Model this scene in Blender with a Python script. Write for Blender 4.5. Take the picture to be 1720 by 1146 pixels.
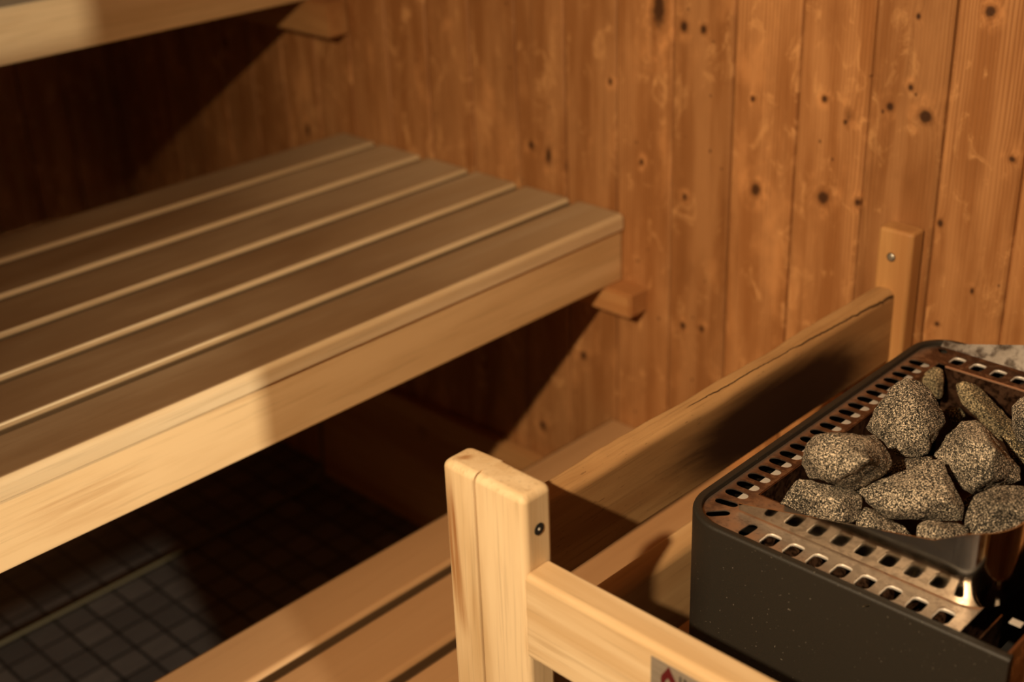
import bpy, bmesh, math, random
from mathutils import Vector, Matrix, noise
import numpy as np

for o in list(bpy.data.objects): bpy.data.objects.remove(o)
S = bpy.context.scene
COL = S.collection

# ------------------------------------------------------------------ camera
R = np.array([[0.71530665, 0.69793247, -0.03502384],
              [0.28344626, -0.33558381, -0.89835501],
              [-0.63874456, 0.63267193, -0.43787168]])
FPX = 2238.56
CAM = np.array([0.0, -1.4, 1.434])
cd = bpy.data.cameras.new('camera')
cam = bpy.data.objects.new('camera', cd)
COL.objects.link(cam)
cam.matrix_world = Matrix(((R[0][0], -R[1][0], -R[2][0], CAM[0]),
                           (R[0][1], -R[1][1], -R[2][1], CAM[1]),
                           (R[0][2], -R[1][2], -R[2][2], CAM[2]),
                           (0, 0, 0, 1)))
cd.sensor_width = 36; cd.lens = FPX / 1720 * 36
cd.clip_start = .05
cd.dof.use_dof = True; cd.dof.focus_distance = 1.27; cd.dof.aperture_fstop = 3.3
S.camera = cam

# ------------------------------------------------------------------ world, lights, exposure
w = bpy.data.worlds.new('world'); S.world = w; w.use_nodes = True
w.node_tree.nodes['Background'].inputs[0].default_value = (1.0, .62, .34, 1)
w.node_tree.nodes['Background'].inputs[1].default_value = .012

def lamp(name, loc, power, color, r):
    l = bpy.data.lights.new(name, 'POINT'); l.energy = power; l.color = color
    l.shadow_soft_size = r
    o = bpy.data.objects.new(name, l); o.location = loc; COL.objects.link(o); return o
sl = bpy.data.lights.new('ceiling_spot_light', 'SPOT'); sl.energy = 235; sl.color = (1.0, .74, .46)
sl.shadow_soft_size = .022; sl.spot_size = math.radians(78); sl.spot_blend = 1.0
so = bpy.data.objects.new('ceiling_spot_light', sl); so.location = (-.24, -2.11, 2.01); COL.objects.link(so)
so.rotation_euler = (Vector((-.52, 0, .78)) - so.location).to_track_quat('-Z', 'Y').to_euler()
lamp('corridor_lamp_light', (1.2, -1.423, .98), 185, (1.0, .92, .74), .02)

vs = S.view_settings
vs.view_transform = 'Standard'; vs.look = 'None'; vs.gamma = 1; vs.use_curve_mapping = False
vs.exposure = 0.0

# ------------------------------------------------------------------ ray helpers (pixel of the photo -> point at its own place)
def ray(u, v): return R.T @ np.array([u - 860, v - 573, FPX])
def on_z(u, v, z): d = ray(u, v); return CAM + (z - CAM[2]) / d[2] * d

# ------------------------------------------------------------------ node helpers
class NT:
    def __init__(s, name):
        s.m = bpy.data.materials.new(name); s.m.use_nodes = True
        s.t = s.m.node_tree; s.b = s.t.nodes['Principled BSDF']
        s.n = s.t.nodes; s.l = s.t.links
    def node(s, typ, **kw):
        n = s.n.new(typ)
        for k, v in kw.items():
            if k.startswith('_'): setattr(n, k[1:], v)
        return n
    def put(s, sock, v):
        if isinstance(v, bpy.types.NodeSocket): s.l.new(v, sock)
        elif isinstance(v, (tuple, list)) and sock.type == 'RGBA' and len(v) == 3: sock.default_value = (*v, 1)
        else: sock.default_value = v
    def math(s, op, a, b=0.0, c=None, clamp=False):
        n = s.n.new('ShaderNodeMath'); n.operation = op; n.use_clamp = clamp
        s.put(n.inputs[0], a); s.put(n.inputs[1], b)
        if c is not None: s.put(n.inputs[2], c)
        return n.outputs[0]
    def vec(s, op, a, b):
        n = s.n.new('ShaderNodeVectorMath'); n.operation = op
        s.put(n.inputs[0], a); s.put(n.inputs[1], b)
        return n.outputs['Value'] if op in ('LENGTH', 'DOT_PRODUCT') else n.outputs[0]
    def ss(s, x, a, b, lo=0.0, hi=1.0):
        n = s.n.new('ShaderNodeMapRange'); n.interpolation_type = 'SMOOTHSTEP'
        s.put(n.inputs[0], x)
        for i, v in zip((1, 2, 3, 4), (a, b, lo, hi)): s.put(n.inputs[i], v)
        return n.outputs[0]
    def noise(s, v, scale, detail=4, rough=.55, dist=0, color=False):
        n = s.n.new('ShaderNodeTexNoise'); s.put(n.inputs['Vector'], v)
        n.inputs['Scale'].default_value = scale; n.inputs['Detail'].default_value = detail
        n.inputs['Roughness'].default_value = rough; n.inputs['Distortion'].default_value = dist
        return n.outputs[1 if color else 0]
    def mix(s, f, a, b, mode='MIX'):
        n = s.n.new('ShaderNodeMix'); n.data_type = 'RGBA'; n.blend_type = mode
        s.put(n.inputs[0], f); s.put(n.inputs[6], a); s.put(n.inputs[7], b)
        return n.outputs[2]
    def pos(s):
        if not hasattr(s, '_p'): s._p = s.n.new('ShaderNodeTexCoord').outputs['Object']
        return s._p
    def sep(s, v):
        n = s.n.new('ShaderNodeSeparateXYZ'); s.put(n.inputs[0], v); return n.outputs
    def comb(s, x, y, z):
        n = s.n.new('ShaderNodeCombineXYZ')
        for i, v in enumerate((x, y, z)): s.put(n.inputs[i], v)
        return n.outputs[0]
    def bump(s, h, strength=.3, dist=.001):
        n = s.n.new('ShaderNodeBump'); n.inputs['Strength'].default_value = strength
        n.inputs['Distance'].default_value = dist; s.put(n.inputs['Height'], h)
        s.l.new(n.outputs[0], s.b.inputs['Normal'])
    def nz(s):
        g = s.n.new('ShaderNodeNewGeometry'); return s.sep(g.outputs['Normal'])[2]
    def seed(s):
        n = s.n.new('ShaderNodeObjectInfo'); return n.outputs['Random']
    def set(s, **kw):
        names = dict(color='Base Color', rough='Roughness', metal='Metallic', spec='Specular IOR Level', coat='Coat Weight')
        for k, v in kw.items(): s.put(s.b.inputs[names[k]], v)
        return s.m

def grain_vec(t, axis, stretch, off):
    st = {'X': (1 / stretch, 1, 1), 'Y': (1, 1 / stretch, 1), 'Z': (1, 1, 1 / stretch)}[axis]
    v = t.vec('ADD', t.pos(), t.comb(t.math('MULTIPLY', off, 7.3), t.math('MULTIPLY', off, 3.1), t.math('MULTIPLY', off, 11.7)))
    return t.vec('MULTIPLY', v, st)

def bench_wood(name, axis, c_light, c_dark, c_worn=None, worn=0.0, rough=.55, speck=0.0, stain=None, scorch=None, crack=None, joint_x=-1.2):
    """smooth pale aspen; grain along one axis; used tops greyer and darker"""
    t = NT(name); off = t.seed()
    g = grain_vec(t, axis, 16, off)
    big = t.noise(g, 14, 5, .6, .6)
    fine = t.noise(grain_vec(t, axis, 40, off), 260, 3, .6)
    blot = t.noise(grain_vec(t, axis, 3, off), 9, 3, .5)
    f = t.ss(t.math('ADD', t.math('MULTIPLY', big, .75), t.math('MULTIPLY', blot, .35)), .44, .66)
    mid = t.noise(grain_vec(t, axis, 14, off), 75, 4, .6, .4)
    c = t.mix(f, c_dark, c_light)
    c = t.mix(t.ss(mid, .52, .72, 0, .28), c, tuple(x * v_ for x, v_ in zip(c_dark, (.82, .72, .60))))
    c = t.mix(t.ss(fine, .52, .72, 0, .32), c, tuple(x * .58 for x in c_dark))
    tone = t.math('MULTIPLY_ADD', off, .16, .92)
    c = t.mix(1.0, c, t.comb(tone, tone, tone), 'MULTIPLY')
    if speck:
        sp = t.noise(grain_vec(t, axis, 5, off), 420, 2, .5)
        c = t.mix(t.ss(sp, .66, .74, 0, speck), c, tuple(x * .4 for x in c_dark))
    if c_worn:
        wn = t.noise(grain_vec(t, axis, 4, off), 7, 4, .6)
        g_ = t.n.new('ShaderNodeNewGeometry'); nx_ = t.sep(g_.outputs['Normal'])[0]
        face = t.math('MAXIMUM', t.ss(t.nz(), .86, .985), t.ss(nx_, -.12, -.45))     # used tops; rear edges take painted gap shade; front edges rubbed
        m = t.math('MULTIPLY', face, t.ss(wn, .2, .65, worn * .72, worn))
        m = t.math('MULTIPLY', m, t.ss(t.sep(t.pos())[1], .08, -.42, .42, 1.0))       # weaker next to the wall
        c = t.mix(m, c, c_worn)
        c = t.mix(t.ss(nx_, -.08, -.36, 0, .8), c, (.06, .030, .012))  # near-black on rear edges paints the shade of the unlit gap
        gap_shade = t.math('MULTIPLY', t.ss(nx_, .90, .99), t.ss(t.sep(t.pos())[0], joint_x + .004, joint_x - .004, 0, .8))
        c = t.mix(gap_shade, c, (.06, .030, .012))                                         # shade of the unlit gaps painted on the board sides
    x, y, z = t.sep(t.pos())
    if stain:      # list of (centre, size, colour, amount)
        for ctr, size, colr, amt in stain:
            d = t.vec('LENGTH', t.vec('MULTIPLY', t.vec('SUBTRACT', t.pos(), ctr), tuple(1 / q for q in size)), (0, 0, 0))
            n = t.noise(g, 26, 5, .65, 1.2)
            m = t.math('MULTIPLY', t.ss(d, 1.0, .3), t.ss(n, .42, .62, 0, amt))
            c = t.mix(m, c, colr)
    if scorch:     # heat-darkened patch with a ragged outline
        ctr, size, colr = scorch
        n = t.noise(grain_vec(t, axis, 5, off), 12, 5, .65, .8)
        d = t.vec('LENGTH', t.vec('MULTIPLY', t.vec('SUBTRACT', t.pos(), ctr), tuple(1 / q for q in size)), (0, 0, 0))
        d = t.math('ADD', d, t.math('MULTIPLY', t.math('SUBTRACT', n, .5), .9))
        c = t.mix(t.ss(d, 1.15, .55, 0, .97), c, colr)
    if crack:      # thin split along Y: x = a + b*(y-y0) on the top
        a, b, y0, y1, y2, wd = crack
        wob = t.math('MULTIPLY', t.math('SUBTRACT', t.noise(t.comb(0.0, y, 0.0), 30, 4, .7), .5), .006)
        dx = t.math('ABSOLUTE', t.math('SUBTRACT', x, t.math('ADD', t.math('MULTIPLY_ADD', t.math('SUBTRACT', y, y0), b, a), wob)))
        m = t.math('MULTIPLY', t.ss(dx, wd, wd * .4), t.math('MULTIPLY', t.ss(y, y1, y1 + .02), t.ss(z, .750, .758)))
        c = t.mix(m, c, (.03, .012, .004))
    t.bump(t.math('ADD', t.math('MULTIPLY', fine, .5), t.math('MULTIPLY', big, .5)), .22, .0012)
    return t.set(color=c, rough=rough, spec=.3)

def panel_wood(name, knots, x0, pitch, c_a, c_b, c_dark, axis=0, knot_amount=1.0):
    """heat-aged pine cladding, grain upright, each plank its own tone"""
    t = NT(name)
    p = t.pos(); q = t.sep(p); u = q[axis]; z = q[2]
    idx = t.math('FLOOR', t.math('DIVIDE', t.math('SUBTRACT', u, x0), pitch))
    wn = t.n.new('ShaderNodeTexWhiteNoise'); wn.noise_dimensions = '1D'; t.put(wn.inputs['W'], idx)
    rnd = wn.outputs[0]
    zoff = t.math('MULTIPLY_ADD', rnd, 13.7, z)
    # distance to the nearest knot (upright ovals)
    dm = None
    if knots:
        for (kx, kz, r, e) in knots:
            a = (kx, 0, kz) if axis == 0 else (0, kx, kz)
            sc = (1 / r, 0, 1 / (r * e)) if axis == 0 else (0, 1 / r, 1 / (r * e))
            d = t.vec('LENGTH', t.vec('MULTIPLY', t.vec('SUBTRACT', p, a), sc), (0, 0, 0))
            dm = d if dm is None else t.math('MINIMUM', dm, d)
    vor = t.n.new('ShaderNodeTexVoronoi'); vor.inputs['Scale'].default_value = 1
    t.put(vor.inputs['Vector'], t.comb(t.math('MULTIPLY', u, 13), t.math('MULTIPLY', idx, 3.3), t.math('MULTIPLY', zoff, 6.5)))
    rk = t.math('MULTIPLY', vor.outputs['Distance'], 13.0)
    rk = t.math('ADD', rk, t.ss(t.sep(vor.outputs['Color'])[0], .40, .42, 0, 20)) # only some cells bear a knot
    dm = rk if dm is None else t.math('MINIMUM', dm, rk)
    jit = t.noise(t.comb(t.math('MULTIPLY', u, 60), 0.0, t.math('MULTIPLY', z, 60)), 1, 3)
    dm = t.math('ADD', dm, t.math('MULTIPLY_ADD', jit, 1.1, -.55))
    bend = t.math('DIVIDE', .012, t.math('ADD', t.math('MULTIPLY', dm, dm), 1.2))
    gu = t.math('ADD', t.math('ADD', u, bend), t.math('MULTIPLY', rnd, 5.1))
    gv = t.comb(gu, 0.0, t.math('MULTIPLY', zoff, .045))
    wave = t.n.new('ShaderNodeTexWave'); wave.wave_type = 'BANDS'; wave.bands_direction = 'X'
    t.put(wave.inputs['Vector'], gv); wave.inputs['Scale'].default_value = 62
    wave.inputs['Distortion'].default_value = 5; wave.inputs['Detail'].default_value = 2; wave.inputs['Detail Scale'].default_value = .8
    ring = wave.outputs['Fac']
    soft = t.noise(t.comb(gu, 0.0, t.math('MULTIPLY', zoff, .10)), 30, 4, .55)
    cloud = t.noise(t.comb(t.math('MULTIPLY', u, 1.0), rnd, t.math('MULTIPLY', zoff, .55)), 13, 4, .6)
    gate = t.noise(t.comb(t.math('MULTIPLY', u, 9), rnd, t.math('MULTIPLY', z, 1.5)), 1, 2)
    c = t.mix(t.ss(soft, .37, .63), c_b, c_a)
    c = t.mix(t.math('MULTIPLY', t.ss(ring, .35, .95), t.ss(gate, .42, .62, .10, .55)), c, c_dark)
    c = t.mix(t.ss(cloud, .52, .72, 0, .5), c, tuple(min(1, v * 1.45) for v in c_a))
    c = t.mix(t.ss(cloud, .46, .24, 0, .40), c, c_dark)
    scuff = t.noise(t.comb(t.math('MULTIPLY', u, 30), t.math('MULTIPLY', idx, 2.7), t.math('MULTIPLY', zoff, 17)), 1, 6, .68, .9)
    c = t.mix(t.ss(scuff, .54, .70, 0, .7), c, tuple(min(1, v * f_) for v, f_ in zip(c_a, (1.45, 1.6, 1.7))))
    strk = t.noise(t.comb(t.math('MULTIPLY', gu, 60), 0.0, t.math('MULTIPLY', zoff, 2.2)), 1, 4, .6)
    c = t.mix(t.ss(strk, .56, .74, 0, .5), c, c_dark)
    # pale worn blotches near knots, dark cores
    ha = t.noise(t.comb(t.math('MULTIPLY', u, 55), rnd, t.math('MULTIPLY', z, 38)), 1, 3)
    c = t.mix(t.math('MULTIPLY', t.ss(dm, 4.0, 1.4), t.ss(ha, .45, .66, 0, .5)), c, tuple(min(1, v * 1.6) for v in c_a))
    c = t.mix(t.ss(dm, 1.7, 1.05, 0, .5 * knot_amount), c, c_dark)
    c = t.mix(t.ss(dm, 1.10, .45, 0, .93 * knot_amount), c, (.045, .016, .005))
    tone = t.math('MULTIPLY_ADD', rnd, .26, .86)
    c = t.mix(1.0, c, t.comb(tone, tone, tone), 'MULTIPLY')
    # tiny pin marks
    pin = t.n.new('ShaderNodeTexVoronoi'); pin.inputs['Scale'].default_value = 1
    t.put(pin.inputs['Vector'], t.comb(t.math('MULTIPLY', u, 48), rnd, t.math('MULTIPLY', zoff, 36)))
    pm = t.math('MULTIPLY', t.ss(pin.outputs['Distance'], .13, .06), t.ss(t.sep(pin.outputs['Color'])[0], .80, .82))
    c = t.mix(t.math('MULTIPLY', pm, .75), c, (.06, .02, .006))
    t.bump(t.math('ADD', t.math('MULTIPLY', ring, .4), soft), .25, .0012)
    return t.set(color=c, rough=.5, spec=.35)

# ------------------------------------------------------------------ mesh helpers
def new_obj(name, me, mat=None, parent=None, smooth=False):
    o = bpy.data.objects.new(name, me); COL.objects.link(o)
    if mat: me.materials.append(mat)
    if smooth:
        for p in me.polygons: p.use_smooth = True
    if parent: o.parent = parent
    return o

def from_bm(name, bm, mat=None, parent=None, smooth=False):
    bmesh.ops.recalc_face_normals(bm, faces=bm.faces[:])
    me = bpy.data.meshes.new(name); bm.to_mesh(me); bm.free()
    return new_obj(name, me, mat, parent, smooth)

def rrect(x0, y0, x1, y1, r, seg=5):
    """rounded rectangle outline, r = one radius or four (bl, br, tr, tl)"""
    rs = r if isinstance(r, (tuple, list)) else (r,) * 4
    out = []
    cs = [(x0, y0, math.pi, rs[0], 1, 1), (x1, y0, 1.5 * math.pi, rs[1], -1, 1), (x1, y1, 0, rs[2], -1, -1), (x0, y1, .5 * math.pi, rs[3], 1, -1)]
    for cx, cy, a0, rr, sx, sy in cs:
        if rr <= 1e-5: out.append((cx, cy)); continue
        for i in range(seg + 1):
            a = a0 + i / seg * math.pi / 2
            out.append((cx + sx * rr + rr * math.cos(a), cy + sy * rr + rr * math.sin(a)))
    return out

def prism(prof, h0, h1, rnd=(0, 0), M=None, bm=None):
    """extrude an outline along local Z with rounded ends, then transform by M"""
    bm = bm or bmesh.new()
    xs = [p[0] for p in prof]; ys = [p[1] for p in prof]
    cx, cy = (min(xs) + max(xs)) / 2, (min(ys) + max(ys)) / 2
    wx, wy = max(xs) - min(xs), max(ys) - min(ys)
    rings = []
    def ring(h, d):
        sx, sy = (wx - 2 * d) / wx, (wy - 2 * d) / wy
        vs_ = [Vector((cx + (p[0] - cx) * sx, cy + (p[1] - cy) * sy, h)) for p in prof]
        rings.append([bm.verts.new(M @ v if M else v) for v in vs_])
    n = 5
    if rnd[0] > 0:
        for i in range(n + 1):
            a = i / n * math.pi / 2
            ring(h0 + rnd[0] * (1 - math.sin(a)), rnd[0] * (1 - math.cos(a)) ) if False else ring(h0 + rnd[0] * (1 - math.cos(a)), rnd[0] * (1 - math.sin(a)))
    else: ring(h0, 0)
    if rnd[1] > 0:
        for i in range(n + 1):
            a = i / n * math.pi / 2
            ring(h1 - rnd[1] * (1 - math.sin(a)), rnd[1] * (1 - math.cos(a)))
    else: ring(h1, 0)
    m = len(prof)
    for a, b in zip(rings, rings[1:]):
        for i in range(m):
            bm.faces.new((a[i], a[(i + 1) % m], b[(i + 1) % m], b[i]))
    bm.faces.new(rings[0][::-1]); bm.faces.new(rings[-1])
    return bm

MY = Matrix(((1, 0, 0, 0), (0, 0, 1, 0), (0, 1, 0, 0), (0, 0, 0, 1)))    # local (x, y, z) -> world (x, z, y): prisms along Y
MX = Matrix(((0, 0, 1, 0), (1, 0, 0, 0), (0, 1, 0, 0), (0, 0, 0, 1)))    # local (x, y, z) -> world (z, x, y): prisms along X

def board_y(name, x0, x1, z0, z1, y0, y1, r, mat, parent=None, ends=(.003, .003)):
    o = from_bm(name, prism(rrect(x0, z0, x1, z1, r), y0, y1, ends, MY), mat, parent); shade(o); return o
def board_x(name, y0, y1, z0, z1, x0, x1, r, mat, parent=None, ends=(.003, .003)):
    o = from_bm(name, prism(rrect(y0, z0, y1, z1, r), x0, x1, ends, MX), mat, parent); shade(o); return o

def shade(o, ang=32):
    me = o.data
    for p in me.polygons: p.use_smooth = True
    bm = bmesh.new(); bm.from_mesh(me)
    for e in bm.edges:
        if len(e.link_faces) == 2 and e.calc_face_angle(0) > math.radians(ang): e.smooth = False
    bm.to_mesh(me); bm.free()
    wn = o.modifiers.new('weighted', 'WEIGHTED_NORMAL'); wn.keep_sharp = True; wn.weight = 100; wn.mode = 'FACE_AREA'

def tag(o, label, cat, group=None):
    o['label'] = label; o['category'] = cat
    if group: o['group'] = group
    return o
def empty(name, loc, label, cat, group=None):
    o = bpy.data.objects.new(name, None); o.location = loc; COL.objects.link(o); o.empty_display_size = .05
    return tag(o, label, cat, group)
def part(o, parent):
    """parent while keeping the geometry where it was built"""
    o.parent = parent; o.matrix_parent_inverse = Matrix.Translation(parent.location).inverted(); return o
def structure(o): o['kind'] = 'structure'; return o

# ------------------------------------------------------------------ materials
KN = [(-.948, .834, .0085, 1.1), (-.845, .847, .009, 1.15), (-.853, .972, .004, 1.2), (-.958, .954, .0035, 1.2),
      (-1.070, 1.032, .006, 1.2), (-1.039, 1.032, .0055, 1.2), (-1.112, 1.050, .012, 2.6), (-1.061, .601, .005, 1.2),
      (-1.028, .606, .005, 1.2), (-.764, .978, .005, 1.1), (-.718, .974, .009, 1.0), (-.655, 1.103, .0065, 1.1),
      (-.739, 1.087, .003, 1.3), (-.740, 1.005, .004, 1.1), (-.822, .949, .003, 1.3), (-.685, .850, .004, 1.4),
      (-.675, .721, .004, 1.0), (-.636, .776, .003, 1.4), (-.609, .945, .005, .8), (-1.198, .938, .004, 1.3),
      (-1.355, .814, .006, 1.2), (-1.320, .806, .006, 2.2), (-1.140, .832, .004, 1.2), (-1.063, .798, .004, 1.3),
      (-.797, .851, .004, 1.4), (-1.255, .490, .007, 1.2), (-1.348, .328, .007, 1.2)]
PITCH = .0984; GX0 = -1.1857
PINE_A = (.44, .205, .074); PINE_B = (.31, .125, .037); PINE_D = (.21, .078, .021)
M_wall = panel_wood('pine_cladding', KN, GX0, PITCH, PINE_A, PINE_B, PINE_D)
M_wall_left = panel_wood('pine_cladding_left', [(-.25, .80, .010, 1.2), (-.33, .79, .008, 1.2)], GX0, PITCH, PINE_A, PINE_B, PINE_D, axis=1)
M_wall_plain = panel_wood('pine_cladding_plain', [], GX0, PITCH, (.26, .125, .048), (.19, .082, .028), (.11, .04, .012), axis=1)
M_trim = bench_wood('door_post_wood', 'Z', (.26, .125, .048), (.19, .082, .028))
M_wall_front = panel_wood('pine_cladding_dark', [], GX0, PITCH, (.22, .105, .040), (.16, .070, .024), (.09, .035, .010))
M_skirt = bench_wood('skirting_pine', 'X', (.52, .27, .10), (.40, .18, .06),
                     stain=[((-1.63, -.03, .22), (.02, .1, .018), (.05, .02, .006), .9), ((-1.53, -.03, .23), (.02, .1, .015), (.05, .02, .006), .9)])
ASP_L = (.71, .49, .25); ASP_D = (.57, .365, .165)
M_fascia = bench_wood('aspen_fascia', 'Y', ASP_L, ASP_D, speck=.0,
                      stain=[((-1.178, -.88, .69), (.03, .10, .05), (.45, .24, .09), .7)])
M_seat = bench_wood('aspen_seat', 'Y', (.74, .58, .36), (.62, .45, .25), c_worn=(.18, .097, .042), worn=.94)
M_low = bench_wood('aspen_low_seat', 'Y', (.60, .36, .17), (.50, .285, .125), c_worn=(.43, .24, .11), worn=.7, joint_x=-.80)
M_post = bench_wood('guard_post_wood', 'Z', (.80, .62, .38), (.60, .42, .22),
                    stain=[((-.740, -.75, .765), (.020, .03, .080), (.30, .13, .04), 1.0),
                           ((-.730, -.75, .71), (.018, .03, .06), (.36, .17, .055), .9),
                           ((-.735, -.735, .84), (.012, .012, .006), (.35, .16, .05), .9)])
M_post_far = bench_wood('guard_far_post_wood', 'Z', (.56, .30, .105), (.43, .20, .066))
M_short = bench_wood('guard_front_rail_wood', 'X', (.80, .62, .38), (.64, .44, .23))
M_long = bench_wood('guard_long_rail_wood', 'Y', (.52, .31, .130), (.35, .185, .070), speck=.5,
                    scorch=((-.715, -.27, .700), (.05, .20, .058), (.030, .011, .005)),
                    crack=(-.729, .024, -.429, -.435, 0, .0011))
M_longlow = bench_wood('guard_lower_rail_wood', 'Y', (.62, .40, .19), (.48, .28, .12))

# floor tiles
t = NT('mosaic_floor_tiles')
x, y, z = t.sep(t.pos())
br = t.n.new('ShaderNodeTexBrick'); br.offset = 0; br.squash = 1
t.put(br.inputs['Vector'], t.comb(t.math('ADD', x, .013), t.math('ADD', y, .0095), 0.0))
for k, v in (('Scale', 1), ('Mortar Size', .0032), ('Mortar Smooth', .2), ('Brick Width', .058), ('Row Height', .058), ('Bias', 0)): br.inputs[k].default_value = v
br.inputs['Color1'].default_value = (.20, .165, .135, 1); br.inputs['Color2'].default_value = (.11, .092, .078, 1); br.inputs['Mortar'].default_value = (.012, .010, .008, 1)
c = t.mix(t.ss(t.noise(t.vec('MULTIPLY', t.pos(), (1, .3, 1)), 60, 4), .35, .7, 0, .4), br.outputs[0], (.10, .08, .07))
t.bump(t.math('SUBTRACT', 1.0, br.outputs['Fac']), .6, .002)
M_tile = t.set(color=c, rough=.42)

def metal(name, base, tint, rough, tint_amt=(.4, .65), scale=14, rr=(.0, .0), dirt=.5):
    t = NT(name)
    n1 = t.noise(t.pos(), scale, 5, .62, .4); n2 = t.noise(t.pos(), scale * 7, 4, .6)
    c = t.mix(t.ss(n1, *tint_amt), base, tint)
    c = t.mix(t.ss(n2, .52, .72, 0, dirt), c, tuple(v * .45 for v in tint))
    r = t.math('ADD', t.ss(n2, .3, .7, rough * .7, rough * 1.5), 0.0)
    t.bump(n2, .06, .0006)
    return t.set(color=c, rough=r, metal=1.0)

# the grate: heat-tinted brown at the left and back, clean steel towards the front right
t = NT('heat_tinted_steel')
x, y, z = t.sep(t.pos())
n1 = t.noise(t.pos(), 20, 5, .65, .6); n2 = t.noise(t.pos(), 130, 4, .6)
clean = t.math('MULTIPLY', t.ss(t.math('ADD', x, t.math('MULTIPLY', n1, .10)), .065, .135), t.ss(y, .11, .06))
c = t.mix(t.ss(n1, .35, .65), (.20, .130, .090), (.13, .080, .055))
c = t.mix(t.ss(n2, .50, .36, 0, .55), c, (.42, .33, .25))
c = t.mix(t.ss(x, .026, .016, 0, .6), c, (.55, .46, .38))
c = t.mix(clean, c, (.60, .50, .40))
c = t.mix(t.ss(n2, .50, .70, 0, .45), c, (.12, .06, .035))
t.bump(n2, .10, .0006)
M_grate = t.set(color=c, rough=t.ss(n2, .3, .7, .34, .5), metal=.9)
M_polish = metal('polished_steel', (.66, .61, .54), (.50, .41, .32), .10, (.5, .85), 9, dirt=.15)
M_basket = metal('rusty_basket_steel', (.20, .11, .065), (.11, .055, .032), .48, (.35, .65), 25)
t = NT('pale_inner_flange'); M_flange = t.set(color=(.66, .60, .52), rough=.5, metal=.3)
M_side = metal('brown_side_panel', (.36, .22, .13), (.25, .14, .08), .32, (.4, .7), 8, dirt=.2)
t = NT('charcoal_powder_coat')
n = t.noise(t.pos(), 900, 2, .5); n2 = t.noise(t.pos(), 420, 1, .5)
c = t.mix(t.ss(n2, .74, .78, 0, .8), (.019, .016, .0115), (.16, .14, .11))
t.bump(n, .35, .0005)
M_case = t.set(color=c, rough=.52, spec=.45)
t = NT('black_interior'); M_black = t.set(color=(.008, .007, .006), rough=.8)
t = NT('screw_steel'); M_screw = t.set(color=(.42, .39, .33), rough=.45, metal=.8)

# stones
def stone_mat(name, tint, amt=1.0):
    t = NT(name)
    off = t.seed()
    v = t.vec('ADD', t.pos(), t.comb(t.math('MULTIPLY', off, 5.0), off, 0.0))
    n1 = t.noise(v, 640, 3, .75, .3); n2 = t.noise(v, 1300, 2, .6); n3 = t.noise(v, 22, 4, .6)
    f = t.math('ADD', t.math('MULTIPLY', n1, .7), t.math('MULTIPLY', n2, .35))
    f = t.math('ADD', f, t.math('MULTIPLY', t.math('SUBTRACT', n3, .5), .16))
    c = t.mix(t.ss(f, .485, .555), (.008, .008, .006), tuple(.20 * a for a in tint))
    c = t.mix(t.ss(f, .555, .62), c, tuple(.98 * a for a in tint))
    t.bump(t.math('ADD', n1, t.math('MULTIPLY', n3, 1.5)), .8, .0022)
    return t.set(color=c, rough=.78, spec=.25)
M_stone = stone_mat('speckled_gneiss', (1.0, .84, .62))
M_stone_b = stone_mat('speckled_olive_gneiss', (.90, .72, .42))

# ------------------------------------------------------------------ room shell
ZC = 2.12; XL = -2.62; XR = -.10; YF = -2.55
def clad_wall(name, a0, a1, z0, z1, thick, M, mat):
    """planks with V grooves; local x runs along the wall, local y = 0 is the face, +y goes into the wall"""
    pts = []
    k = math.floor((a0 - GX0) / PITCH)
    g = []
    while GX0 + k * PITCH < a1 + 1e-6:
        gx = GX0 + k * PITCH
        if gx > a0 + .008 and gx < a1 - .008: g.append(gx)
        k += 1
    pts.append((a0, 0))
    for gx in g:
        pts += [(gx - .0045, 0), (gx - .0022, .0022), (gx - .0012, .007), (gx + .0012, .007), (gx + .0016, .0015), (gx + .0030, 0)]
    pts += [(a1, 0), (a1, thick), (a0, thick)]
    bm = bmesh.new()
    lo = [bm.verts.new(M @ Vector((p[0], p[1], z0))) for p in pts]
    hi = [bm.verts.new(M @ Vector((p[0], p[1], z1))) for p in pts]
    n = len(pts)
    for i in range(n):
        j = (i + 1) % n
        bm.faces.new((lo[i], lo[j], hi[j], hi[i]))
    f1 = bm.faces.new(lo); f2 = bm.faces.new(hi)
    bmesh.ops.triangulate(bm, faces=[f1, f2])
    return structure(from_bm(name, bm, mat))

I4 = Matrix.Identity(4)
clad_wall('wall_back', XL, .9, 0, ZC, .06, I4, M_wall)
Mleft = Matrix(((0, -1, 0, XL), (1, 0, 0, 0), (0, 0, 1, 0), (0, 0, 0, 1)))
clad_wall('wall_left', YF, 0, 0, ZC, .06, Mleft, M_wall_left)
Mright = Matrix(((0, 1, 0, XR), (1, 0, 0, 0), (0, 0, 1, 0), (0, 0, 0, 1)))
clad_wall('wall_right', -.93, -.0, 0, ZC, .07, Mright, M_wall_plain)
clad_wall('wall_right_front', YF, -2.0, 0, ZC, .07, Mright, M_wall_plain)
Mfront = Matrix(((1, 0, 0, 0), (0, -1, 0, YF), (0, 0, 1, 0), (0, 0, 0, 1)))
clad_wall('wall_front', XL - .06, .9, 0, ZC, .06, Mfront, M_wall_front)

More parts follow.
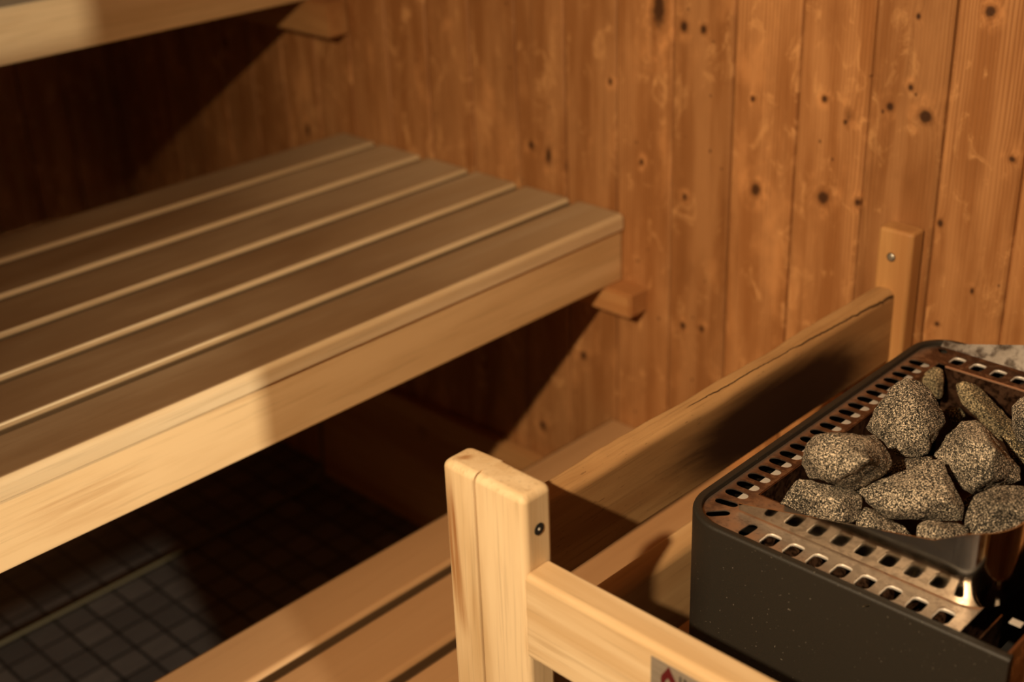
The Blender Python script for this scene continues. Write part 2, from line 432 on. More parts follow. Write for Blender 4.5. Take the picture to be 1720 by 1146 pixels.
def box(name, x0, y0, z0, x1, y1, z1, mat, bev=0):
    bm = bmesh.new(); bmesh.ops.create_cube(bm, size=1)
    for v in bm.verts: v.co = Vector(((x0 + x1) / 2 + v.co.x * (x1 - x0), (y0 + y1) / 2 + v.co.y * (y1 - y0), (z0 + z1) / 2 + v.co.z * (z1 - z0)))
    if bev: bmesh.ops.bevel(bm, geom=bm.edges[:], offset=bev, segments=3, affect='EDGES')
    return from_bm(name, bm, mat)
structure(box('floor', XL - .06, YF - .06, -.05, 1.6, .06, 0, M_tile))
structure(box('ceiling', XL - .06, YF - .06, ZC, .9, .06, ZC + .05, M_wall_plain))
# door post at the end of the right wall (the doorway the picture is taken from)
o = from_bm('trim_1', prism(rrect(-.147, -.986, -.02, -.93, .006), 0, ZC, (0, 0)), M_trim); shade(o); structure(o)
o = from_bm('trim_2', prism(rrect(-.157, -2.0, -.02, -1.94, .006), 0, ZC, (0, 0)), M_post_far); shade(o); structure(o)
o = board_y('light_block_bar', -.115, -.075, .868, .985, -1.945, -.985, .004, M_trim); structure(o)  # added unseen bar, keeps the corridor light off the left wall
# wide skirting board along the cladded wall below the benches
o = board_x('baseboard_back', -.024, 0, 0, .272, -1.95, -1.0, (.001, .001, .006, .001), M_skirt); structure(o)

# ------------------------------------------------------------------ benches
YB0 = -2.2
def bench(name, label, cx, ztop, boards, thick, fascia, mat, group):
    e = empty(name, (cx, -.95, 0), label, 'bench', group)
    for (a, b) in boards:
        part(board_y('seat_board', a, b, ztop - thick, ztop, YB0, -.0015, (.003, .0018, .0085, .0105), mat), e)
    if fascia:
        fx, fz0 = fascia
        part(board_y('fascia_board', fx - .026, fx, fz0, ztop - thick - .0012, YB0, -.0015, .002, M_fascia), e)
    # cross bearers under the seat
    for yy in (-.32, -1.5):
        part(board_x('cross_bearer', yy - .02, yy + .02, ztop - thick - .05, ztop - thick - .0005, boards[-1][0] + .02, boards[0][1] - .06, .002, M_fascia), e)
    return e
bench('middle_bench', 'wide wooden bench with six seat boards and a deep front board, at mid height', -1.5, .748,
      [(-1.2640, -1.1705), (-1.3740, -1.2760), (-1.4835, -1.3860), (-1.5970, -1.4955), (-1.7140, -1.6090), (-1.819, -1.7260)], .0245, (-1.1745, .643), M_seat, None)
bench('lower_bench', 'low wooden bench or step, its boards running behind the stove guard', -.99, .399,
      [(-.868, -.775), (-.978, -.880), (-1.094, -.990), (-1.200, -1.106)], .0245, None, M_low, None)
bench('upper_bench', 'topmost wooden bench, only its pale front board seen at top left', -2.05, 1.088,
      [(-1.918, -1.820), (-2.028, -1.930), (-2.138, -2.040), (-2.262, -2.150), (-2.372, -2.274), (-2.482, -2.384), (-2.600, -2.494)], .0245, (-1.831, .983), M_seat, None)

def batten(x0, x1, z0, z1, label, bevel=.012):
    # support batten on the wall, its free end cut at a slant underneath
    prof = [(x0, z0), (x1 - .004, z0), (x1, z0 + .004), (x1, z1 - .002), (x1 - .002, z1), (x0, z1)]
    bm = prism(prof, -.040, 0, (0, 0), MY)
    bmesh.ops.bevel(bm, geom=[e for e in bm.edges if all(abs(v.co.y + .04) < 1e-4 for v in e.verts)], offset=.003, segments=2, affect='EDGES')
    o = from_bm('support_batten', bm, M_skirt); shade(o)
    return tag(o, label, 'batten')
batten(-1.80, -1.127, .604, .6425, 'short end of a wooden batten on the wall below the middle bench')
batten(-2.61, -1.775, .925, .9825, 'wooden batten on the wall carrying the topmost bench')

# ------------------------------------------------------------------ cable under the bench
def tube(path, r, seg=10):
    bm = bmesh.new(); rings = []
    n = len(path)
    for i, p in enumerate(path):
        a = path[max(0, i - 1)]; b = path[min(n - 1, i + 1)]
        d = (b - a).normalized(); up = Vector((1, 0, 0)) if abs(d.x) < .9 else Vector((0, 0, 1))
        s = d.cross(up).normalized(); u = s.cross(d)
        rings.append([bm.verts.new(p + r * (math.cos(k * 2 * math.pi / seg) * s + math.sin(k * 2 * math.pi / seg) * u)) for k in range(seg)])
    for a, b in zip(rings, rings[1:]):
        for k in range(seg): bm.faces.new((a[k], a[(k + 1) % seg], b[(k + 1) % seg], b[k]))
    bm.faces.new(rings[0]); bm.faces.new(rings[-1])
    return bm
cab = [Vector((-1.93, yy, .006)) for yy in np.linspace(-1.2, -.10, 12)]
for i in range(1, 9):
    a = i / 8 * math.pi / 2
    cab.append(Vector((-1.93, -.10 + .06 * math.sin(a), .006 + .06 * (1 - math.cos(a)))))
cab += [Vector((-1.93, -.038, .10)), Vector((-1.93, -.034, .20)), Vector((-1.93, -.032, .27))]
t = NT('pale_cable_sheath'); M_cable = t.set(color=(.16, .12, .055), rough=.5)
o = from_bm('cable', tube(cab, .0035), M_cable, smooth=True)
tag(o, 'thin pale cable along the dark tiled floor, turning up the wall', 'cable')

# ------------------------------------------------------------------ stove guard rail
G = empty('stove_guard', (-.70, -.73, 0), 'wooden guard rail of posts and boards round the stove', 'railing')
# near post: outline with the split down its front and two splits in the rear edge
def near_profile():
    x0, x1, y0, y1, r = -.7485, -.650, -.7505, -.7155, .0065
    P = rrect(x0, y0, x1, y1, r, 6)
    bl, brr, tr, tl = P[:7], P[7:14], P[14:21], P[21:28]
    gx = -.7085
    front = [(gx - .0022, y0), (gx - .0011, y0 + .0012), (gx - .0008, y0 + .008), (gx + .0008, y0 + .008), (gx + .0011, y0 + .0012), (gx + .0022, y0)]
    rear = [(-.690, y1), (-.6935, y1 + .0006), (-.694, y1 - .0075), (-.6952, y1 + .0004), (-.706, y1 + .0008), (-.7075, y1 + .0025), (-.712, y1 + .0025)]
    return bl + front + brr + tr + rear + tl
bm = prism(near_profile(), 0, .8425, (0, .0075))
o = from_bm('post', bm, M_post); shade(o, 40); part(o, G); post = o
def disc(name, c, nrm, r, mat, parent, depth=.001, seg=20, dome=0.0):
    bm = bmesh.new(); n = Vector(nrm).normalized(); q = n.to_track_quat('Z', 'Y').to_matrix().to_4x4()
    rings = []
    for rr, h in ((r, -depth), (r, depth * .4), (r * .72, depth + dome)):
        rings.append([bm.verts.new(Vector(c) + q @ Vector((rr * math.cos(k * 2 * math.pi / seg), rr * math.sin(k * 2 * math.pi / seg), h))) for k in range(seg)])
    for a, b in zip(rings, rings[1:]):
        for k in range(seg): bm.faces.new((a[k], a[(k + 1) % seg], b[(k + 1) % seg], b[k]))
    bm.faces.new(rings[0]); bm.faces.new(rings[-1])
    return part(from_bm(name, bm, mat), parent)
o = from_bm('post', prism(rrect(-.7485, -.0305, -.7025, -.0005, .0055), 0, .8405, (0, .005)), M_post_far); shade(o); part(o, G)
far_post = o
o['label'] = 'orange-brown rear post against the panelled wall'
post['label'] = 'pale front corner post with a split down its face'
# recessed screws: a dark bore with the screw in it
def bored_screw(c, nrm, r, parent, deep):
    bm = bmesh.new(); n = Vector(nrm).normalized(); q = n.to_track_quat('Z', 'Y').to_matrix().to_4x4()
    seg = 20; rings = []
    for rr, h in ((r, .0004), (r * .86, .0004)):
        rings.append([bm.verts.new(Vector(c) + q @ Vector((rr * math.cos(k * 2 * math.pi / seg), rr * math.sin(k * 2 * math.pi / seg), h))) for k in range(seg)])
    for k in range(seg): bm.faces.new((rings[0][k], rings[0][(k + 1) % seg], rings[1][(k + 1) % seg], rings[1][k]))
    bm.faces.new(rings[1])
    h = part(from_bm('screw_hole', bm, M_black), G)
    s = disc('screw', Vector(c) + n * .0006, nrm, r * deep, M_screw, G, .0006, 16, .0004)
    return h
bored_screw((-.728, -.0306, .8052), (0, -1, 0), .0056, G, .8)
bored_screw((-.6498, -.7335, .8055), (1, 0, 0), .0058, G, .26)

def worn_rail(name, x0, x1, z0, z1, y0, y1, mat, seedv, wear=.0034, rad=(.003, .004, .0105, .006)):
    bm = bmesh.new(); prof = rrect(x0, z0, x1, z1, rad, 6)
    n = 70; rings = []
    for i in range(n + 1):
        y = y0 + (y1 - y0) * i / n
        row = []
        for (px, pz) in prof:
            k = max(0, (pz - (z1 - .02)) / .02)
            dz = (noise.noise(Vector((px * 60, y * 14, seedv))) * wear + noise.noise(Vector((px * 90, y * 55, seedv))) * wear * .3) * k
            dx = noise.noise(Vector((y * 9, seedv, pz * 20))) * wear * .5
            row.append(bm.verts.new((px + dx, y, pz + dz)))
        rings.append(row)
    m = len(prof)
    for a, b in zip(rings, rings[1:]):
        for i in range(m): bm.faces.new((a[i], a[(i + 1) % m], b[(i + 1) % m], b[i]))
    bm.faces.new(rings[0]); bm.faces.new(rings[-1])
    o = from_bm(name, bm, mat); shade(o, 40); return part(o, G)
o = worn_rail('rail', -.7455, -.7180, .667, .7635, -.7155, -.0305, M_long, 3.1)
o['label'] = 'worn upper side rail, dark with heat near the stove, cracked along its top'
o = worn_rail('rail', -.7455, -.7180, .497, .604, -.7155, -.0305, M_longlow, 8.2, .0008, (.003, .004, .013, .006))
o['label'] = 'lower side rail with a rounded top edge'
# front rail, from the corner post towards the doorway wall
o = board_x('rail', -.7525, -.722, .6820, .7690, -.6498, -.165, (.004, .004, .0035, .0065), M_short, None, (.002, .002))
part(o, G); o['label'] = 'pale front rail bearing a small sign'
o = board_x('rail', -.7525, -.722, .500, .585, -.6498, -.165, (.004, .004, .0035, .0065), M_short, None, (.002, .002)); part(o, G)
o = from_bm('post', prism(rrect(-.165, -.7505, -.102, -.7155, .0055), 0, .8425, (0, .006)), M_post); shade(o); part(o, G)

# little warning plate
t = NT('brushed_plate'); n = t.noise(t.vec('MULTIPLY', t.pos(), (.05, 1, 1)), 900, 2)
M_plate = t.set(color=t.mix(t.ss(n, .3, .7), (.30, .255, .195), (.37, .31, .24)), rough=.5, metal=.4)
t = NT('dark_red_print'); M_red = t.set(color=(.085, .004, .006), rough=.5)
t = NT('dark_print'); M_ink = t.set(color=(.035, .028, .024), rough=.5)
pl = part(box('sign_plate', -.5135, -.7536, .700, -.3995, -.7526, .7592, M_plate, .0003), G)
pl['label'] = 'small grey metal warning plate'
def flat(name, loops, y, mat, th=.0003):
    cu = bpy.data.curves.new(name, 'CURVE'); cu.dimensions = '2D'; cu.fill_mode = 'BOTH'; cu.extrude = th
    for L in loops:
        s = cu.splines.new('POLY'); s.points.add(len(L) - 1); s.use_cyclic_u = True
        for p_, q_ in zip(s.points, L): p_.co = (q_[0], q_[1], 0, 1)
    tmp = bpy.data.objects.new('tmp', cu); COL.objects.link(tmp)
    dg = bpy.context.evaluated_depsgraph_get(); dg.update()
    me = bpy.data.meshes.new_from_object(tmp.evaluated_get(dg)); bpy.data.objects.remove(tmp); bpy.data.curves.remove(cu)
    me.name = name; me.materials.clear()
    return me
def stand(me, y):        # lay the XY drawing onto the vertical plane y
    for v in me.vertices: v.co = Vector((v.co.x, y + v.co.z, v.co.y))
    return me
fx, fz = -.4958, .7385
fl = [(0, .0195), (-.0030, .0140), (-.0065, .0085), (-.0072, .0030), (-.0055, -.0015), (-.002, -.0045), (.002, -.0045), (.0058, -.0015), (.0075, .004), (.0065, .0095), (.003, .0145)]
inn = [(0, .0085), (-.0028, .005), (-.0035, .0015), (-.0015, -.002), (.0018, -.002), (.0036, .0015), (.0026, .005)]
me = stand(flat('flame_symbol', [[(fx + a, fz + b) for a, b in fl], [(fx + a, fz + b) for a, b in inn]], 0, M_red), -.7539)
o = new_obj('flame_symbol', me, M_red); o.parent = pl; o.matrix_parent_inverse = pl.matrix_parent_inverse.copy()
o.matrix_parent_inverse = Matrix.Translation(-Vector(G.location)); o.matrix_parent_inverse = Matrix.Identity(4)
tc = bpy.data.curves.new('lettering', 'FONT'); tc.body = 'IN'; tc.size = .0165; tc.extrude = .0002
tmp = bpy.data.objects.new('tmp', tc); COL.objects.link(tmp)
dg = bpy.context.evaluated_depsgraph_get(); dg.update()
me = bpy.data.meshes.new_from_object(tmp.evaluated_get(dg)); bpy.data.objects.remove(tmp); bpy.data.curves.remove(tc)
me.materials.clear()
for v in me.vertices: v.co = Vector((v.co.x - .4864, -.7538 + v.co.z, v.co.y + .7433))
o = new_obj('lettering', me, M_ink); o.parent = pl; o.matrix_parent_inverse = Matrix.Identity(4)

# ------------------------------------------------------------------ sauna stove
ZR = .755; ZP = .7495
HO = Vector((-.62, -.57, 0)); HROT = math.radians(.9)
H = empty('sauna_stove', (-.47, -.34, 0), 'dark grey electric stove with slotted steel top heaped with stones', 'stove')
# stove frame: built square, then turned by a degree about the front-left corner
MH = Matrix.Translation(HO) @ Matrix.Rotation(HROT, 4, 'Z') @ Matrix.Translation(-HO)
MHI = MH.inverted()
def hpart(o, parent=H, mh=True):
    if mh:
        o.data.transform(MH)
    if parent is H: return part(o, H)
    o.parent = parent; return o
HX0, HX1, HY0, HY1 = -.6315, -.3100, -.5765, -.0900
def arc(cx, cy, r, a0, a1, n=10): return [(cx + r * math.cos(math.radians(a0 + (a1 - a0) * i / n)), cy + r * math.sin(math.radians(a0 + (a1 - a0) * i / n))) for i in range(n + 1)]
def case_outline(d, rf=.047, rb=.043):
    x0, x1, y0, y1 = HX0 + d, HX1, HY0 + d, HY1 - d
    rf = rf - d; rb = rb - d
    # open path: front right end -> front left corner -> back left corner -> back right end
    return [(x1, y0)] + [(x1 + (x0 + rf - x1) * i / 6, y0) for i in range(1, 6)] + arc(x0 + rf, y0 + rf, rf, 270, 180) + arc(x0 + rb, y1 - rb, rb, 180, 90) + [(x1, y1)]
bm = bmesh.new()
rows = []
for d, z in ((0, .20), (0, ZR - .0035), (.0010, ZR - .0012), (.0030, ZR), (.0075, ZR), (.0086, ZR - .0012), (.0088, ZR - .02), (.0088, .22)):
    rows.append([bm.verts.new((p[0], p[1], z)) for p in case_outline(d)])
for a, b in zip(rows, rows[1:]):
    for i in range(len(a) - 1): bm.faces.new((a[i], a[i + 1], b[i + 1], b[i]))
for i in range(len(rows[0]) - 1): bm.faces.new((rows[0][i], rows[0][i + 1], rows[-1][i + 1], rows[-1][i]))
bm.faces.new([r[0] for r in rows]); bm.faces.new([r[-1] for r in rows])
o = from_bm('casing', bm, M_case); shade(o, 50); hpart(o); o['label'] = 'charcoal coated outer casing'
# side panel on the right, slightly set in, and a bottom plate
hpart(box('side_panel', HX1 - .006, HY0 + .006, .21, HX1 - .0035, HY1 - .006, ZR - .003, M_side))
hpart(box('bottom_plate', HX0 + .03, HY0 + .03, .22, HX1 - .007, HY1 - .03, .225, M_black))
for fx_, fy_ in ((HX0 + .06, HY0 + .05), (HX1 - .05, HY0 + .05), (HX0 + .06, HY1 - .05), (HX1 - .05, HY1 - .05)):
    bm = prism(arc(fx_, fy_, .014, 0, 330, 11), 0, .221, (.002, 0)); hpart(from_bm('foot', bm, M_case))

# ---- slotted top plate, heater coordinates
def slot(cx, cy, L, Wd, ang):
    """stadium hole, long axis at ang"""
    c_, s_ = math.cos(ang), math.sin(ang); r = Wd / 2; h = L / 2 - r
    pts = []
    for i in range(8): a = -math.pi / 2 + math.pi * i / 7; pts.append((h + r * math.cos(a), r * math.sin(a)))
    for i in range(8): a = math.pi / 2 + math.pi * i / 7; pts.append((-h + r * math.cos(a), r * math.sin(a)))
    return [(cx + x_ * c_ - y_ * s_, cy + x_ * s_ + y_ * c_) for x_, y_ in pts]
def fat_slot(cx, cy, L, Wd, k=.0032, ang=math.pi / 2):
    """rounded-rectangle hole"""
    P = rrect(-L / 2, -Wd / 2, L / 2, Wd / 2, k, 4); c_, s_ = math.cos(ang), math.sin(ang)
    return [(cx + x_ * c_ - y_ * s_, cy + x_ * s_ + y_ * c_) for x_, y_ in P]
PX0, PX1, PY0, PY1 = HX0 + .009, -.3565, HY0 + .009, HY1 - .009
def plate_outline():
    rf, rb = .038, .034
    return [(PX1, PY0)] + arc(PX0 + rf, PY0 + rf, rf, 270, 180) + arc(PX0 + rb, PY1 - rb, rb, 180, 90) + [(PX1, PY1)]
hole = [(-.5905, -.498), (-.388, -.498), (-.388, -.152), (-.5795, -.152), (-.5795, -.146), (-.5905, -.146)]
slots = []
left = []
for i in range(20):
    y = -.5095 + i * .01835
    left.append(slot(-.6065, y, .0235, .0118, .06))
slots += left
corner = [slot(-.6050, -.5283, .0225, .0092, .18), slot(-.6005, -.5480, .0225, .0092, math.radians(47)), slot(-.6100, -.1370, .021, .0088, 0.0)]
corner[2] = slot(-.6010, -.1165, .0125, .009, math.radians(-42))
slots += corner
frontc = [( -.5645 + i * .0236, -.5525) for i in range(9)]
front = [slot(frontc[0][0], frontc[0][1], .0225, .0095, math.pi / 2 - .05)] + [fat_slot(a, b, .0215, .0150, .0050) for a, b in frontc[1:]]
slots += front
back = [fat_slot(-.5770 + i * .0236, -.1290, .0205, .0150, .0050) for i in range(9)]
slots += back
def near_to_front(p): return p
me = flat('top_grate', [plate_outline(), hole] + slots, 0, M_grate, .0006)
for v in me.vertices: v.co.z += ZP
o = new_obj('top_grate', me, M_grate); hpart(o); o['label'] = 'brown heat-tinted steel top plate with rows of slots'
grate = o
# material coordinates are world metres: shift so that 0 is the front-left corner
# (done in the material by object origin)
o.data.transform(Matrix.Translation((.64, .58, 0))); o.location = Vector((-.64, -.58, 0))
# lips pressed down round the slots
def lips(name, loops, depth, mat, z=ZP - .0004):
    bm = bmesh.new()
    for L in loops:
        a = [bm.verts.new((p[0], p[1], z)) for p in L]; b = [bm.verts.new((p[0], p[1], z - depth)) for p in L]
        n = len(L)
        for i in range(n): bm.faces.new((a[i], a[(i + 1) % n], b[(i + 1) % n], b[i]))
    o = from_bm(name, bm, mat, smooth=True)
    o.modifiers.new('s', 'SOLIDIFY').thickness = .0006
    return o
for L_ in front[1:] + back: hpart(lips('slot_lip', [L_], .0035, M_flange))
# pale flange under the inner ends of the left slots, and the heating compartment below
hpart(box('inner_flange', -.6055, -.515, ZP - .0042, -.5915, -.150, ZP - .0032, M_flange))
# liner below the plate: keeps the inside dark and stops the light
hpart(box('liner', -.6215, -.565, .60, -.362, -.100, .602, M_black))

# ---- stone basket: walls of the opening
def wall_strip(path, z0, z1, th, mat, name, closed=False):
    bm = bmesh.new(); a = [bm.verts.new((p[0], p[1], z0)) for p in path]; b = [bm.verts.new((p[0], p[1], z1)) for p in path]
    n = len(path)
    for i in range(n if closed else n - 1):
        j = (i + 1) % n; bm.faces.new((a[i], a[j], b[j], b[i]))
    o = from_bm(name, bm, mat); s = o.modifiers.new('s', 'SOLIDIFY'); s.thickness = th; s.offset = 0; return o
hb = part_basket = None
bk = hpart(wall_strip([(-.5893, -.497), (-.5893, -.170)], .62, ZP + .0008, .0012, M_basket, 'basket_wall'))
hpart(wall_strip([(-.5795, -.153), (-.389, -.153)], .62, ZP + .0022, .0014, M_basket, 'basket_wall'))
hpart(wall_strip([(-.389, -.153), (-.389, -.497)], .62, ZP + .0008, .0012, M_basket, 'basket_wall'))
hpart(wall_strip([(-.389, -.497), (-.5893, -.497)], .62, ZP + .0005, .0012, M_basket, 'basket_wall'))
t = NT('copper_highlight'); M_edge = t.set(color=(.62, .36, .22), rough=.4, metal=.7)  # coppery tone paints the highlight along the rear basket rim
hpart(box('basket_rim_highlight', -.5795, -.1539, ZP + .0010, -.389, -.1521, ZP + .0034, M_edge, .0004))
hpart(box('basket_floor', -.5885, -.4965, .62, -.3895, -.1535, .6215, M_basket))
# ---- polished deflector standing round the front, right and back
def guard_path():
    P = []
    xs = np.linspace(-.5885, -.378, 30)
    for x_ in xs: P.append((x_, -.5325))
    P += arc(-.378, -.4985, .034, 270, 360, 12)[1:]
    for y_ in np.linspace(-.4985, -.145, 30)[1:]: P.append((-.344, y_))
    P += arc(-.378, -.145, .034, 0, 90, 12)[1:]
    for x_ in np.linspace(-.378, -.606, 30)[1:]: P.append((x_, -.111))
    return P
P = guard_path()
def gh(x_, y_):
    return .0085 + max(0, (x_ + .5885)) * .235 + (.012 if x_ > -.372 else .012 * max(0, (x_ + .40) / .028))
bm = bmesh.new(); lo_o, lo, hi, lip_ = [], [], [], []
for i, (x_, y_) in enumerate(P):
    a = P[max(0, i - 1)]; b = P[min(len(P) - 1, i + 1)]
    tx, ty = b[0] - a[0], b[1] - a[1]; L = math.hypot(tx, ty); nx, ny = ty / L, -tx / L      # outward
    h = gh(x_, y_); fl_ = h * (.02 + .65 * min(1, max(0, (y_ + .20) / .06)))
    lo.append(bm.verts.new((x_, y_, ZP + .0022)))
    hi.append(bm.verts.new((x_ + nx * fl_, y_ + ny * fl_, ZP + h)))
    
for i in range(len(P) - 1):
    bm.faces.new((lo[i], lo[i + 1], hi[i + 1], hi[i])); 
o = from_bm('deflector', bm, M_polish, smooth=True); s = o.modifiers.new('s', 'SOLIDIFY'); s.thickness = .0009; s.offset = -1
es = o.modifiers.new('e', 'EDGE_SPLIT'); es.split_angle = math.radians(40)
M_brushed = metal('brushed_grey_steel', (.40, .355, .31), (.27, .225, .18), .36, (.4, .7), 12, dirt=.3)
o.data.materials.append(M_brushed)
for p_ in o.data.polygons:
    if p_.center.y > -.135: p_.material_index = 1
hpart(o); o['label'] = 'polished steel collar round the stones'
# little plates in the open right end
hpart(wall_strip([(-.3450, -.5640), (-.3450, -.5100)], .66, .7415, .0012, M_side, 'inner_bracket'))
hpart(box('bracket_tab', -.3370, -.5150, .7400, -.3270, -.5080, .7412, M_flange))

# ------------------------------------------------------------------ stones
VIEW = R[2] / np.linalg.norm(R[2])
def stone(outline, ridge, zc, depth, mat, label, sd, back=.7, crop=None):
    """outline and ridge points are photo pixels; the stone gets its own place (height zc), real size and thickness"""
    if crop:
        x0, y0, sc = crop
        outline = [(x0 + a / sc, y0 + b / sc) for a, b in outline]
        ridge = [((x0 + a / sc, y0 + b / sc), d) for (a, b), d in ridge]
    cu = np.mean([p[0] for p in outline]); cv = np.mean([p[1] for p in outline])
    C0 = on_z(cu, cv, zc); nv = (C0 - CAM) / np.linalg.norm(C0 - CAM)
    nv = nv * .85 + np.array([0, 0, -1]) * .15; nv /= np.linalg.norm(nv)
    def onp(u, v, d=0):
        r_ = ray(u, v); t_ = np.dot(C0 - CAM, nv) / np.dot(r_, nv); return CAM + t_ * r_ * 1.0 - (r_ / np.linalg.norm(r_)) * d
    pts = [onp(u, v) for u, v in outline]
    size = max(np.linalg.norm(p - C0) for p in pts)
    for (u, v), d in ridge: pts.append(onp(u, v, d * 1.55))
    for u, v in outline:
        uu = cu + (u - cu) * back; vv = cv + (v - cv) * back
        pts.append(onp(uu, vv, -depth))
    bm = bmesh.new()
    for p in pts: bm.verts.new(Vector(p - C0))
    bmesh.ops.convex_hull(bm, input=bm.verts[:])
    bmesh.ops.delete(bm, geom=[v for v in bm.verts if not v.link_faces], context='VERTS')
    me = bpy.data.meshes.new('stone'); bm.to_mesh(me); bm.free()
    tmp = bpy.data.objects.new('tmp', me); COL.objects.link(tmp)
    b = tmp.modifiers.new('b', 'BEVEL'); b.width = .0018; b.segments = 2; b.limit_method = 'ANGLE'; b.angle_limit = .3
    r_ = tmp.modifiers.new('r', 'REMESH'); r_.mode = 'VOXEL'; r_.voxel_size = .0016
    s_ = tmp.modifiers.new('s', 'SMOOTH'); s_.iterations = 1
    dg = bpy.context.evaluated_depsgraph_get(); dg.update()
    m2 = bpy.data.meshes.new_from_object(tmp.evaluated_get(dg)); bpy.data.objects.remove(tmp)
    n_ = len(m2.vertices); co = np.empty(n_ * 3); m2.vertices.foreach_get('co', co); co = co.reshape(-1, 3)
    no = np.empty(n_ * 3); m2.vertices.foreach_get('normal', no); no = no.reshape(-1, 3)
    for i in range(n_):
        v = Vector(co[i]); k = v * 38 + Vector((sd, sd * 2.3, 0))
        d = noise.noise(v * 17 + Vector((sd * 3, 0, sd))) * .0042 + noise.noise(k) * .0020 + noise.noise(k * 2.7) * .0011 + (abs(noise.noise(k * 6)) - .25) * .0010
        co[i] += no[i] * d
    m2.vertices.foreach_set('co', co.ravel()); m2.update(); m2.name = 'stone'
    o = new_obj('sauna_stone', m2, mat, smooth=True); o.location = Vector(C0)
    return tag(o, label, 'stone', 'stones heaped on the stove')

CR = (1300, 600, 1504 / 420)     # a crop of the photo used for measuring outlines
def st(outline, ridge, zc, depth, label, sd, mat=M_stone, back=.7): return stone(outline, ridge, zc, depth, mat, label, sd, back, CR)
st([(545, 430), (600, 330), (700, 200), (790, 125), (870, 150), (950, 240), (1020, 350), (1025, 390), (960, 480), (925, 585), (820, 605), (725, 600), (640, 490)],
   [((720, 400), .018), ((860, 300), .020), ((930, 470), .012), ((800, 520), .014)], .785, .045, 'big rounded grey stone, second from the back corner, standing upright', 1.3)
st([(160, 640), (190, 530), (240, 465), (350, 448), (480, 455), (600, 475), (680, 560), (705, 640), (640, 705), (480, 790), (350, 765), (210, 730)],
   [((350, 470), .014), ((560, 615), .034), ((370, 745), .022), ((230, 600), .018), ((545, 520), .018)], .795, .04, 'pale speckled stone with a sharp ridge, nearest the left slots', 2.7)
st([(20, 885), (110, 790), (150, 728), (230, 765), (350, 770), (470, 800), (520, 850), (515, 970), (430, 1010), (300, 990), (150, 950)],
   [((410, 850), .016), ((250, 860), .014), ((420, 990), .010), ((140, 830), .006)], .765, .04, 'low stone in the front left corner of the heap', 3.9)
st([(480, 800), (560, 755), (700, 735), (960, 615), (1010, 620), (1090, 760), (1155, 910), (1145, 985), (900, 980), (660, 970), (560, 890)],
   [((800, 800), .016), ((1000, 640), .004), ((1080, 880), .015), ((700, 930), .014)], .772, .04, 'flat triangular stone in the middle of the heap', 5.2)
st([(640, 712), (740, 620), (860, 595), (960, 590), (960, 680), (860, 770), (760, 750)],
   [((820, 670), .010)], .757, .035, 'small brown stone wedged behind the triangular one', 6.6)
st([(945, 590), (1040, 460), (1130, 375), (1220, 362), (1310, 430), (1400, 560), (1504, 660), (1500, 755), (1330, 765), (1200, 832), (1130, 790), (1040, 660)],
   [((1180, 500), .022), ((1330, 540), .030), ((1320, 730), .026), ((1120, 660), .018), ((1190, 800), .012)], .785, .045, 'large angular stone with steep fissured side, right of the middle', 7.4)
st([(1160, 1000), (1175, 930), (1200, 830), (1340, 755), (1500, 765), (1640, 800), (1700, 900), (1600, 1040), (1400, 1120), (1200, 1130)],
   [((1350, 900), .022), ((1500, 950), .016), ((1250, 1020), .010)], .782, .045, 'broad smooth stone in the front right corner by the steel collar', 8.8)
st([(858, 1010), (950, 985), (1080, 1000), (1180, 1015), (1180, 1120), (1000, 1130), (860, 1090)],
   [((1000, 1050), .010)], .768, .03, 'small stone against the steel collar at the front', 9.1)
st([(500, 1000), (545, 905), (640, 950), (780, 1010), (840, 1085), (700, 1100), (520, 1060)],
   [((640, 1010), .010)], .757, .03, 'half-hidden stone below the triangular one at the front', 10.3)
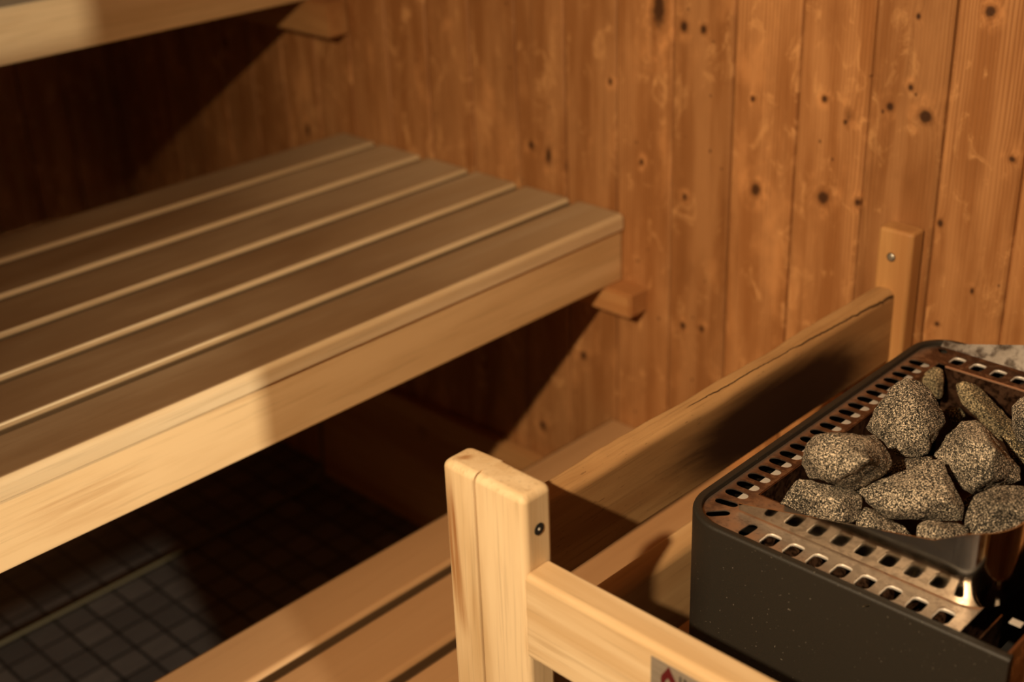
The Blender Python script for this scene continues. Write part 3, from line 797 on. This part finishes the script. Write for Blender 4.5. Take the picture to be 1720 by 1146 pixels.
st([(1095, 160), (1130, 145), (1200, 165), (1330, 270), (1450, 400), (1520, 520), (1440, 560), (1330, 480), (1200, 350), (1130, 280)],
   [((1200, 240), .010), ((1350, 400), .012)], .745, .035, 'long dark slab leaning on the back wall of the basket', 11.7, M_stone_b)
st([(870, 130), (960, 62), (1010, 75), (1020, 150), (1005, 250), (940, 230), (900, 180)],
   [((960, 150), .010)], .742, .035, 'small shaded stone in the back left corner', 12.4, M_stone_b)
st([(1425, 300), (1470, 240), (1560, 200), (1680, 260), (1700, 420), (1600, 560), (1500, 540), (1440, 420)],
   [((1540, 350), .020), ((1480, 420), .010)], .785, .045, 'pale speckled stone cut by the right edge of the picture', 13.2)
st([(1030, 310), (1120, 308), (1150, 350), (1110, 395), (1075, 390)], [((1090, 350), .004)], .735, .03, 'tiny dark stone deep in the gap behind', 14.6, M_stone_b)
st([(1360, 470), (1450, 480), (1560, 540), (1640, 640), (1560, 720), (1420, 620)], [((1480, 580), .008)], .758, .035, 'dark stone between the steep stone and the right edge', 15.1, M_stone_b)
# deeper layer filling the basket
random.seed(4)
deep = [(-.555, -.43, .67), (-.555, -.34, .665), (-.552, -.25, .66), (-.475, -.44, .67), (-.47, -.35, .665), (-.475, -.255, .66), (-.42, -.43, .67), (-.418, -.33, .665), (-.42, -.22, .66)]
for i, (x_, y_, z_) in enumerate(deep):
    bm = bmesh.new()
    for k in range(16):
        v = Vector((random.gauss(0, 1), random.gauss(0, 1), random.gauss(0, 1))).normalized()
        bm.verts.new(Vector((v.x * .031, v.y * .042, v.z * .030)) * random.uniform(.85, 1.08))
    bmesh.ops.convex_hull(bm, input=bm.verts[:])
    bmesh.ops.delete(bm, geom=[v for v in bm.verts if not v.link_faces], context='VERTS')
    bmesh.ops.bevel(bm, geom=bm.edges[:], offset=.004, segments=2, affect='EDGES')
    bmesh.ops.subdivide_edges(bm, edges=bm.edges[:], cuts=1, use_grid_fill=True)
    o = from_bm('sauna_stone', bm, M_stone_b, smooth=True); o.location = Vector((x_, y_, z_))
    tag(o, 'dark stone deep in the basket below the top layer', 'stone', 'stones deep in the basket')
